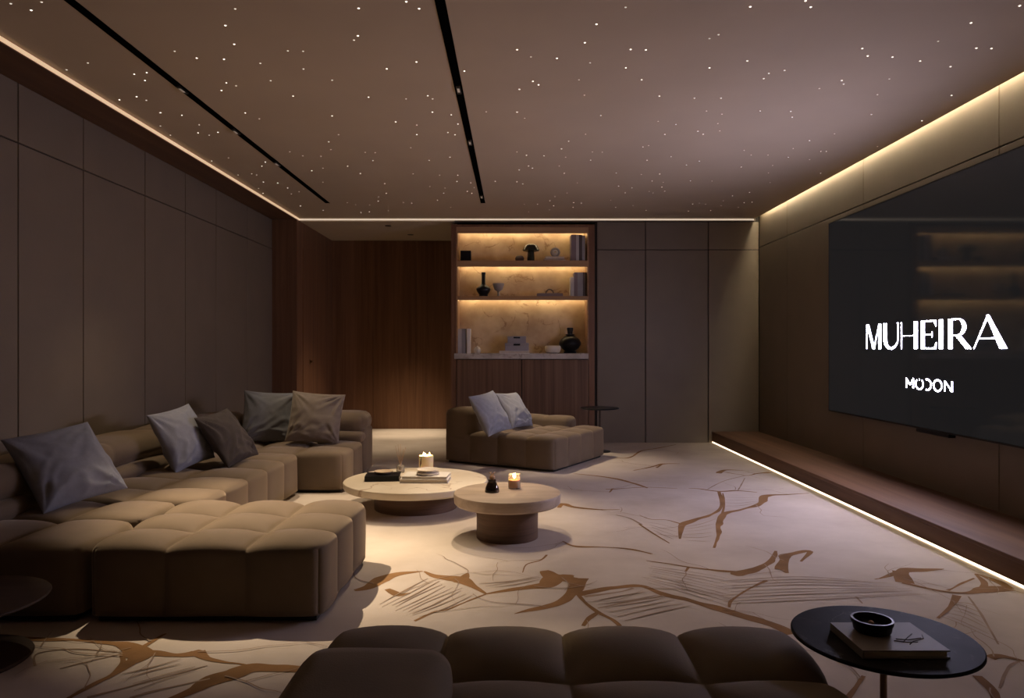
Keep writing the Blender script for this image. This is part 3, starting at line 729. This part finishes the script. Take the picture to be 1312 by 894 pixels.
# white books with bowls
p = onT(546, 615.5, zb)
book('white_book', 'large white book lying on the cream table', 'book', p, -.03, .37, .24, .030, 'white')
p2 = (p[0] + .005, p[1], p[2] + .030)
book('white_book', 'thinner white book on top of the large one under the white bowl', 'book', p2, -.06, .35, .22, .020, 'white')
p3 = (p2[0] + .01, p2[1] - .01, p2[2] + .020)
t = thing('stacked_bowl', 'shallow white stone bowl on the white books', 'bowl', p3)
lathe('lower_dish', [(0, 0), (.075, 0), (.088, .010), (.088, .016), (.078, .022), (0, .022)], 'ceramic', t, 36)
lathe('upper_dish', [(0, .0222), (.052, .0222), (.085, .038), (.088, .044), (.08, .043), (.05, .030), (0, .028)], 'ceramic', t, 36)
# big three-wick candle
def flame(parent, x, y, z, s=1.0):
    lathe('flame', [(0, 0), (.0035 * s, .003 * s), (.0058 * s, .010 * s), (.0048 * s, .018 * s), (.002 * s, .028 * s), (0, .034 * s)], 'flame', parent, 12, (x, y, z))
def candle_light(name, parent, x, y, z, e):
    l = bpy.data.lights.new(name, 'POINT'); l.energy = e; l.color = (1, .58, .25); l.shadow_soft_size = .012
    o = bpy.data.objects.new(name, l); COL.objects.link(o); o.parent = parent; o.location = (x, y, z)
p = onT(546, 601.5, zb)
t = thing('pillar_candle', 'large cream pillar candle with three burning wicks', 'candle', p)
lathe('wax', [(0, 0), (.060, 0), (.062, .004), (.062, .118), (.058, .122), (.052, .115), (0, .112)], 'wax', t, 40)
for k in range(3):
    a = k * 2.1 + .4; x_, y_ = .03 * math.cos(a), .03 * math.sin(a)
    tube('wick', [(x_, y_, .110), (x_, y_, .124)], .0014, 'black', t, 5); flame(t, x_, y_, .122, .8)
candle_light('candle_glow', t, 0, 0, .150, 2.4)
M['label_dark'] = solid('dark_leaf_print', (.06, .045, .03), .6)
vs, fs = [], []
for k in range(7):
    a = math.radians(218 + k * 3.2); zt = .05 + .07 * (k / 6) ** .7
    for z_ in (.012 + .008 * k, zt): vs.append((.0626 * math.cos(a), .0626 * math.sin(a), z_))
for k in range(6): fs.append((2 * k, 2 * k + 2, 2 * k + 3, 2 * k + 1))
raw('printed_leaf', vs, fs, 'label_dark', t)
# small table: amber bottle and glass candle
zs_ = SM[2]
p = onT(630.5, 630, zs_)
t = thing('amber_bottle', 'squat dark amber bottle with a wooden stopper on the travertine table', 'bottle', p)
lathe('bottle', [(0, 0), (.047, 0), (.049, .006), (.044, .030), (.034, .055), (.026, .066), (.028, .078), (.024, .082), (.021, .078), (.021, .066), (.030, .050), (.040, .028), (.044, .01), (0, .005)], 'amber_glass', t, 32)
lathe('liquid', [(0, .006), (.041, .008), (.038, .028), (.031, .044), (0, .044)], 'bronze', t, 28)
bm = bmesh.new(); bmesh.ops.create_icosphere(bm, subdivisions=2, radius=.019, matrix=Matrix.Translation((0, 0, .096)))
frombm('stopper', bm, 'wood_x', t, True)
for a in (.4, 2.0, 3.6, 5.2):
    tube('twig', [(0, 0, .105), (.012 * math.cos(a), .012 * math.sin(a), .122), (.024 * math.cos(a), .024 * math.sin(a), .132)], .003, 'wood_x', t, 5)
p = onT(659, 625.5, zs_)
t = thing('glass_candle', 'lit candle in a clear glass on the travertine table', 'candle', p)
lathe('glass_cup', [(0, 0), (.040, 0), (.042, .003), (.042, .098), (.0385, .098), (.0385, .008), (0, .007)], 'glass', t, 36)
lathe('wax', [(0, .0075), (.038, .0075), (.038, .060), (0, .058)], 'wax_orange', t, 32)
tube('wick', [(0, 0, .056), (0, 0, .068)], .0014, 'black', t, 5); flame(t, 0, 0, .066, 1.1)
candle_light('candle_glow', t, 0, 0, .085, 2.2)

# ------------------------------------------------------------------ side tables
ZK = .42
ct = (1.063, 2.068)
t = thing('side_table', 'black round side table on a bronze stem holding a grey book', 'side table', (ct[0], ct[1], 0))
lathe('table_top', [(0, ZK - .014), (.240, ZK - .014), (.2495, ZK - .009), (.2495, ZK - .003), (.246, ZK), (0, ZK)], 'black_stone', t, 80)
lathe('stem', [(0, .012), (.0095, .012), (.0095, ZK - .014), (0, ZK - .014)], 'bronze', t, 20)
lathe('base', [(0, 0), (.150, 0), (.150, .008), (.14, .012), (0, .012)], 'blackm', t, 48)
p = at(1140, 822, (CAMH - ZK) * F / (822 - CY))
# book corners traced on the table plane
def onK(px, py, z): return at(px, py, (CAMH - z) * F / (py - CY))
s2 = 3.727
bz = ZK + .022
c = [onK(960 + a / s2, 740 + b / s2, bz) for a, b in ((388, 213), (772, 213), (955, 347), (540, 347))]
cen = sum((Vector((v.x, v.y)) for v in c), Vector((0, 0))) / 4
Lb = ((c[1] - c[0]).length + (c[2] - c[3]).length) / 2; Wb = ((c[3] - c[0]).length + (c[2] - c[1]).length) / 2
ang = math.atan2(c[2].y - c[3].y, c[2].x - c[3].x)
bk = book('art_book', 'stone grey art book under a black bowl on the side table', 'book', (cen.x, cen.y, ZK), ang, Lb, Wb, .022, 'bk_stone')
M['ink'] = solid('dark_ink', (.055, .045, .042), .7)
for pts in ([(.02, -.045), (.05, -.012), (.075, .012)], [(.012, -.022), (.04, -.030), (.085, -.016)], [(.03, -.06), (.05, -.04), (.09, -.02), (.10, .005)], [(.0, -.035), (.03, -.045), (.06, -.045)]):
    tube('cover_lettering', [(a, b, .0225) for a, b in pts], .0012, 'ink', bk, 4)
q = onK(960 + 597 / s2, 740 + 262 / s2, bz)
t = thing('black_bowl', 'round black bowl with a wooden bead on the grey book', 'bowl', (q.x, q.y + .012, bz))
lathe('bowl', [(0, 0), (.044, 0), (.050, .006), (.052, .020), (.056, .026), (.056, .036), (.050, .036), (.047, .026), (.040, .012), (0, .009)], 'black', t, 44)
bm = bmesh.new(); bmesh.ops.create_icosphere(bm, subdivisions=2, radius=.008, matrix=Matrix.Translation((.002, .01, .019)))
frombm('bead', bm, 'wood_x', t, True)['label'] = 'small pale wooden bead'

lt = thing('side_table', 'low dark wooden round table in front of the corner sofa end', 'side table', (-2.215, 2.85, 0))
lathe('table_top', [(0, .212), (.20, .214), (.28, .224), (.315, .238), (.32, .244), (.316, .249), (0, .25)], 'dkwood', lt, 72)
lathe('stem', [(0, .018), (.045, .018), (.04, .05), (.04, .213), (0, .213)], 'dkwood', lt, 28)
lathe('base', [(0, 0), (.255, 0), (.26, .006), (.255, .014), (.10, .018), (0, .018)], 'dkwood', lt, 60)

ft = thing('side_table', 'thin dark round side table behind the lounge chair', 'side table', (1.045, 8.78, 0))
zf = CAMH - (522 - CY) * 8.78 / F
lathe('table_top', [(0, zf - .016), (.225, zf - .016), (.235, zf - .010), (.235, zf - .003), (.232, zf), (0, zf)], 'black', ft, 60)
lathe('stem', [(0, .01), (.010, .01), (.010, zf - .016), (0, zf - .016)], 'dkwood', ft, 18)
lathe('base', [(0, 0), (.13, 0), (.13, .007), (.12, .01), (0, .01)], 'blackm', ft, 40)

# ------------------------------------------------------------------ display cabinet
CW0, CW1 = (578 - CX) * YB / F, (762 - CX) * YB / F
OW0, OW1 = (585 - CX) * YB / F, (754 - CX) * YB / F
zpx = lambda y: CAMH - (y - CY) * YB / F
cab = thing('display_cabinet', 'tall walnut display cabinet with three lit marble-backed shelves', 'cabinet', ((CW0 + CW1) / 2, YB, 0))
cxm = (CW0 + CW1) / 2
CT = zpx(287.5)
def cb(name, x0, x1, y0, y1, z0, z1, mat, parent=cab, bevel=.0): return box(name, x0 - cxm, x1 - cxm, y0, y1, z0, z1, mat, parent, bevel, 1)
DP = .34
cb('side_panel', CW0, OW0 - .004, 0, DP + .03, 0, CT, 'wood'); cb('side_panel', OW1 + .004, CW1, 0, DP + .03, 0, CT, 'wood')
cb('side_lining', OW0 - .004, OW0 + .014, .008, DP, zpx(452.4), CT - .03, 'wood_x'); cb('side_lining', OW1 - .014, OW1 + .004, .008, DP, zpx(452.4), CT - .03, 'wood_x')
cb('top_panel', OW0 - .004, OW1 + .004, 0, DP + .03, CT - .03, CT, 'wood')
def shelf(name, ztop, zbot, lip):
    bm = bmesh.new()
    x0, x1 = OW0 + .0145 - cxm, OW1 - .0145 - cxm
    # board with a downturned front lip that hides the strip
    prof = [(.006, zbot), (.026, zbot), (.026, zbot + lip), (DP - .001, zbot + lip), (DP - .001, ztop), (.006, ztop)]
    va = [bm.verts.new((x0, y, z)) for y, z in prof]; vb = [bm.verts.new((x1, y, z)) for y, z in prof]
    bm.faces.new(va); bm.faces.new(vb)
    for i in range(6): bm.faces.new((va[i], va[(i + 1) % 6], vb[(i + 1) % 6], vb[i]))
    s_ = frombm(name, bm, 'wood_x', cab)
    cb('light_strip', OW0 + .03, OW1 - .03, DP - .07, DP - .05, zbot + lip - .006, zbot + lip - .0005, 'led_shelf', s_)
    return s_
shelf('head_board', CT - .031, zpx(298.5), .056)
shelf('shelf', zpx(333.6), zpx(341.4), .046)
shelf('shelf', zpx(379.2), zpx(384.2), .032)
cb('back_panel', OW0, OW1, DP, DP + .02, zpx(452.4), CT - .03, 'onyx')['label'] = 'warm veined marble backing'
cb('countertop', OW0 - .03, OW1 - .002, -.03, DP, zpx(459.6), zpx(452.6), 'counter', cab, .003)['label'] = 'grey veined marble counter'
zd = zpx(460.0)
xs = (668.4 - CX) * YB / F
cb('carcass', OW0, OW1, .03, DP, .05, zd - .002, 'gap')
cb('toe_kick', OW0, OW1, .04, .06, 0.0, .05, 'gap')
for a, b in ((OW0, xs - .003), (xs + .003, OW1)):
    cb('cabinet_door', a + .002, b - .002, .004, .026, .05, zd - .006, 'wood_door', cab, .002)

YS = YB + .17
def sx_(px): return (px - CX) / F * YS
c5 = lambda x: sx_(570 + x / 4.47)
k5 = YS / F / 4.47      # metres per crop pixel
Z1, Z2, Z3 = zpx(333.6), zpx(379.2), zpx(452.6)
# upper shelf
t = thing('square_vase', 'black square ceramic vase on the upper shelf', 'vase', (c5(121), YS, Z1))
bm = bmesh.new(); h = .145
for a, b, c_, d in ((-.07, -.058, -.07, .07), (.058, .07, -.07, .07), (-.058, .058, -.07, -.058), (-.058, .058, .058, .07)): bm_box(bm, a, b, c_, d, 0, h)
bm_box(bm, -.058, .058, -.058, .058, 0, .02)
frombm('vase_body', bm, 'black', t)
box('facet', -.02, .03, -.076, -.0702, .02, .12, 'black', t, .002, 1)
o = lathe('round_pot', [(0, 0), (.035, 0), (.058, .025), (.062, .05), (.05, .075), (.030, .086), (.026, .086), (.024, .08), (0, .078)], 'bk_dark', None, 28, (c5(428), YS, Z1)); tag(o, 'small dark round pot beside the mushroom lamp', 'pot')
t = thing('mushroom_lamp', 'dark green mushroom shaped lamp on the upper shelf', 'lamp', (c5(493), YS, Z1))
lathe('stem', [(0, 0), (.052, 0), (.050, .06), (.044, .14), (0, .14)], 'green', t, 32)
lathe('shade', [(0, .135), (.06, .138), (.108, .150), (.116, .163), (.105, .185), (.085, .222), (.07, .234), (0, .236)], 'green', t, 40)
book('flat_book', 'pale book lying on the upper shelf under another', 'book', (c5(628), YS, Z1), 0, .30, .2, .03, 'bk_grey', 'flat books on the upper shelf')
book('flat_book', 'pale book lying on the upper shelf under the ring sculpture', 'book', (c5(628), YS, Z1 + .03), .04, .26, .18, .034, 'bk_light', 'flat books on the upper shelf')
t = thing('ring_sculpture', 'grey ring shaped sculpture on flat books on the upper shelf', 'sculpture', (c5(632), YS, Z1 + .064))
pts = [(.052 * math.cos(2 * PI * k / 28), 0, .068 + .052 * math.sin(2 * PI * k / 28)) for k in range(29)]
tube('ring', pts, .016, 'bk_grey', t, 10)
pts = [(.024 * math.cos(5 * PI * k / 40), .012 * math.sin(k * .4), .068 + .024 * math.sin(5 * PI * k / 40)) for k in range(29)]
tube('inner_knot', pts, .010, 'bk_light', t, 8)
box('foot', -.03, .03, -.025, .025, 0, .012, 'bk_grey', t, .002, 1)
def standing(label, x0, x1, z, h, dep, mat, group):
    t = thing('book', label, 'book', ((x0 + x1) / 2, YS, z), 0, group)
    hw_ = (x1 - x0) / 2 - .0006
    bm = bmesh.new(); bm_box(bm, -hw_, -hw_ + .004, -dep / 2, dep / 2, 0, h); bm_box(bm, hw_ - .004, hw_, -dep / 2, dep / 2, 0, h); bm_box(bm, -hw_ + .004, hw_ - .004, -dep / 2, -dep / 2 + .004, 0, h)
    frombm('cover', bm, mat, t)
    box('pages', -hw_ + .0042, hw_ - .0042, -dep / 2 + .0045, dep / 2 - .004, .004, h - .006, 'paper', t)
for a, b, h, m_, l_ in ((718, 748, 150, 'bk_mauve', 'mauve hardback at the left of the tall books on the upper shelf'), (748, 764, 150, 'bk_light', 'thin pale hardback between dark ones on the upper shelf'), (764, 782, 148, 'bk_dark', 'dark brown hardback among the tall upper shelf books'), (782, 800, 144, 'bk_grey', 'grey hardback at the cabinet side on the upper shelf')):
    standing(l_, c5(a), c5(b), Z1, min(h * k5, Z1 and .355), .22, m_, 'tall books on the upper shelf')
# middle shelf
t = thing('bottle_vase', 'black bulbous vase with a long neck on the middle shelf', 'vase', (c5(221), YS, Z2))
lathe('vase_body', [(0, 0), (.055, 0), (.062, .01), (.058, .03), (.085, .07), (.100, .10), (.096, .118), (.06, .15), (.032, .172), (.026, .19), (.026, .29), (.030, .325), (.028, .335), (.018, .335), (.018, .2), (0, .19)], 'black', t, 40)
t = thing('goblet', 'grey stone goblet beside the black long-necked vase', 'goblet', (c5(307), YS + .02, Z2))
lathe('cup', [(0, .075), (.02, .078), (.055, .10), (.076, .16), (.078, .185), (.070, .185), (.066, .16), (.045, .11), (0, .09)], 'bk_grey', t, 32)
lathe('foot', [(0, 0), (.045, 0), (.046, .008), (.02, .02), (.015, .05), (.02, .0752), (0, .0752)], 'bk_grey', t, 28)
t = thing('handled_tray', 'dark flat tray with an arched handle on the middle shelf', 'tray', (c5(600), YS, Z2))
box('tray_body', -.175, .175, -.10, .10, 0, .045, 'bk_mauve', t, .006, 2)
tube('handle', [(-.052, 0, .045), (-.046, 0, .075), (-.024, 0, .098), (0, 0, .104), (.024, 0, .098), (.046, 0, .075), (.052, 0, .045)], .008, 'bk_dark', t, 8)
for a, b, h, m_, l_ in ((716, 736, 110, 'bk_light', 'short pale book leaning by the tall middle shelf books'), (736, 756, 136, 'bk_mauve', 'mauve hardback on the middle shelf'), (756, 786, 136, 'bk_grey', 'thick grey hardback on the middle shelf'), (786, 806, 136, 'bk_dark', 'dark hardback at the cabinet side on the middle shelf')):
    standing(l_, c5(a), c5(b), Z2, h * k5, .22, m_, 'books on the middle shelf')
# counter
for a, b, h, m_, l_ in ((70, 92, 140, 'bk_light', 'pale hardback at the cabinet side on the marble counter'), (92, 113, 140, 'bk_grey', 'grey hardback second from the cabinet side on the marble counter'), (122, 140, 140, 'white', 'white hardback standing apart on the marble counter')):
    standing(l_, c5(a) + .018, c5(b) + .018, Z3, h * k5, .2, m_, 'books on the marble counter')
t = thing('small_jar', 'small cream round jar on the marble counter', 'jar', (c5(187), YS - .04, Z3))
lathe('jar_body', [(0, 0), (.032, 0), (.047, .02), (.050, .045), (.042, .068), (.034, .074), (0, .074)], 'ceramic', t, 28)
lathe('lid', [(0, .0742), (.036, .0742), (.034, .084), (.010, .090), (.012, .100), (0, .103)], 'ceramic', t, 24)
book('flat_book', 'white book lying under the grey boxes on the marble counter', 'book', (c5(399), YS, Z3), 0, .405, .25, .034, 'white')
def gift(label, z, w_, d_, h_, y):
    t = thing('storage_box', label, 'box', (c5(412), YS, z), 0, 'stacked grey boxes')
    box('box_body', -w_ / 2 + .003, w_ / 2 - .003, -d_ / 2 + .003, d_ / 2 - .003, 0, h_ * .62, 'box_grey', t, .003, 1)
    box('lid', -w_ / 2, w_ / 2, -d_ / 2, d_ / 2, h_ * .62 + .0005, h_, 'box_grey', t, .003, 1)
    box('handle', -.045, .045, -d_ / 2 - .012, -d_ / 2 - .0005, h_ * .66, h_ * .88, 'black', t, .003, 1)['label'] = 'dark handle'
gift('larger lilac-grey box with dark handle on the white book', Z3 + .034, .325, .20, .108, 0)
gift('smaller lilac-grey box with dark handle on top of the larger one', Z3 + .143, .255, .17, .090, 0)
o = lathe('pebble_bowl', [(0, 0), (.06, 0), (.09, .012), (.108, .048), (.110, .075), (.105, .098), (.09, .104), (.085, .096), (.07, .07), (0, .06)], 'ceramic', None, 40, (c5(622) - .012, YS - .06, Z3)); tag(o, 'rounded cream bowl beside the black round vase', 'bowl')
t = thing('round_vase', 'black globe vase with a short collared neck on the counter', 'vase', (c5(717), YS, Z3))
lathe('vase_body', [(0, 0), (.085, 0), (.088, .02), (.07, .035), (.115, .065), (.148, .115), (.150, .145), (.128, .190), (.085, .225), (.045, .238), (0, .24)], 'black', t, 48)
lathe('neck', [(0, .2402), (.045, .2402), (.062, .250), (.062, .258), (.034, .262), (.036, .30), (.044, .325), (.044, .345), (.036, .35), (.03, .345), (.026, .27), (0, .265)], 'black', t, 36)

# ------------------------------------------------------------------ star lights in the ceiling
ST = {
 (0, 0): '55,18 213,10 160,52 1205,45 1155,130 895,262 1008,297 1200,226 1148,303 450,322 341,357 688,380 752,372 743,412 612,511 700,495 750,513 1160,424 1210,439 1135,463',
 (328, 0): '770,8 526,42 836,44 522,183 502,205 163,260 241,262 22,324 243,353 75,413 190,492 390,410 670,352 822,317 577,497 769,506 905,506 880,490 1068,364 995,375',
 (656, 0): '582,37 433,124 373,218 608,253 686,255 26,254 97,291 230,298 400,321 583,347 343,408 664,408 107,416 136,434 38,457 371,487 755,492 1221,34 1058,177 1012,197 1206,311 1012,347 935,502 1071,502 1290,402',
 (984, 0): '219,36 1290,29 192,4 1040,117 872,211 1068,246 1145,248 483,248 511,286 638,292 780,312 935,341 85,360 622,404 378,412 388,430 263,453 561,484 941,488 4,375',
 (140, 140): '262,17 372,30 697,18 769,48 262,85 461,79 557,117 455,120 512,132 313,132 525,264 611,248 800,270 782,291 660,336 755,336 730,330 765,405 790,372 788,430 863,377 914,403 933,433 973,422 925,217 992,238 1085,240 1142,33 1175,129 1125,166 1135,206 1038,314 1095,301 1095,373 1222,291 1287,328 1096,517 1220,478 1263,488 980,495',
 (440, 140): '456,14 553,28 732,12 587,75 268,64 376,80 376,129 572,130 535,118 345,196 112,220 163,222 151,262 22,291 88,327 439,261 546,245 357,330 493,337 586,337 582,369 653,376 670,400 212,380 220,430 443,395 520,403 514,429 658,430 635,420 482,465 180,448 178,470 20,478 65,488 135,490 308,478 350,480 133,525 230,519 90,528 550,502 720,517 778,368',
 (656, 140): '26,14 65,45 455,31 377,127 290,163 254,202 74,235 164,238 25,218 275,245 105,301 85,290 37,310 242,290 268,327 25,371 55,382 403,260 412,218 463,219 335,376 282,428 220,447 194,468 131,486 63,486 85,525 213,494 192,515 316,478 355,480 313,502 534,326 546,393 615,402 580,427 506,465 531,502 620,492 687,517 671,192 700,185 749,61 840,77 783,128 692,260 815,242 663,333 757,331 718,367 775,373 768,398 783,419 723,428 703,420 894,285 960,265 915,366 1025,367 926,485 960,480 992,486 904,521 1018,518 1072,493 1083,468 1130,443 1160,502 1190,478 1230,475 1217,425 997,8 1076,24 1055,72 1065,110 980,127 953,112 1272,8 1190,210 1226,234 1175,295',
 (900, 100): '453,170 460,200 866,186 677,285 549,320 465,360 336,394 360,447 338,485 347,535 440,405 607,375 635,375 549,417 606,487 1125,218 897,350',
}
star_me = {}
for key, r_, mt in (('big', .0062, 'star'), ('mid', .0055, 'star'), ('dim', .0062, 'star_dim')):
    vs = [(0, 0, -.003)] + [(r_ * .7 * math.cos(k * PI / 4), r_ * .7 * math.sin(k * PI / 4), -.0022) for k in range(8)] + [(r_ * math.cos(k * PI / 4), r_ * math.sin(k * PI / 4), 0) for k in range(8)]
    fs = [(0, 1 + k, 1 + (k + 1) % 8) for k in range(8)] + [(1 + k, 9 + k, 9 + (k + 1) % 8, 1 + (k + 1) % 8) for k in range(8)] + [list(range(9, 17))]
    me = bpy.data.meshes.new('star_light_' + key); me.from_pydata(vs, [], fs); me.update(); me.materials.append(M[mt]); star_me[key] = me
seen = []
for (sx0, sy0), txt in ST.items():
    for tok in txt.split():
        a, b = map(float, tok.split(',')); X_, Y_ = sx0 + a / 4, sy0 + b / 4
        p = at(X_, Y_, (CAMH - ZC) * F / (Y_ - CY))
        if p.y > YB - .06 or p.x < XC + .03 or p.x > XCR - .03: continue
        if any(abs(p.x - q[0]) < .02 and abs(p.y - q[1]) < .02 for q in seen): continue
        if any(abs(p.x - tx) < .035 for tx in (X1, X2)): continue
        seen.append((p.x, p.y))
        rr = random.random(); key = 'big' if (Y_ < 80 and rr < .75) or rr < .25 else ('mid' if rr < .55 else 'dim')
        o = bpy.data.objects.new('star_light', star_me[key]); COL.objects.link(o); o.location = (p.x, p.y, ZC - .0004)
        tag(o, 'tiny round star light set in the taupe ceiling', 'ceiling light', 'star lights in the ceiling')
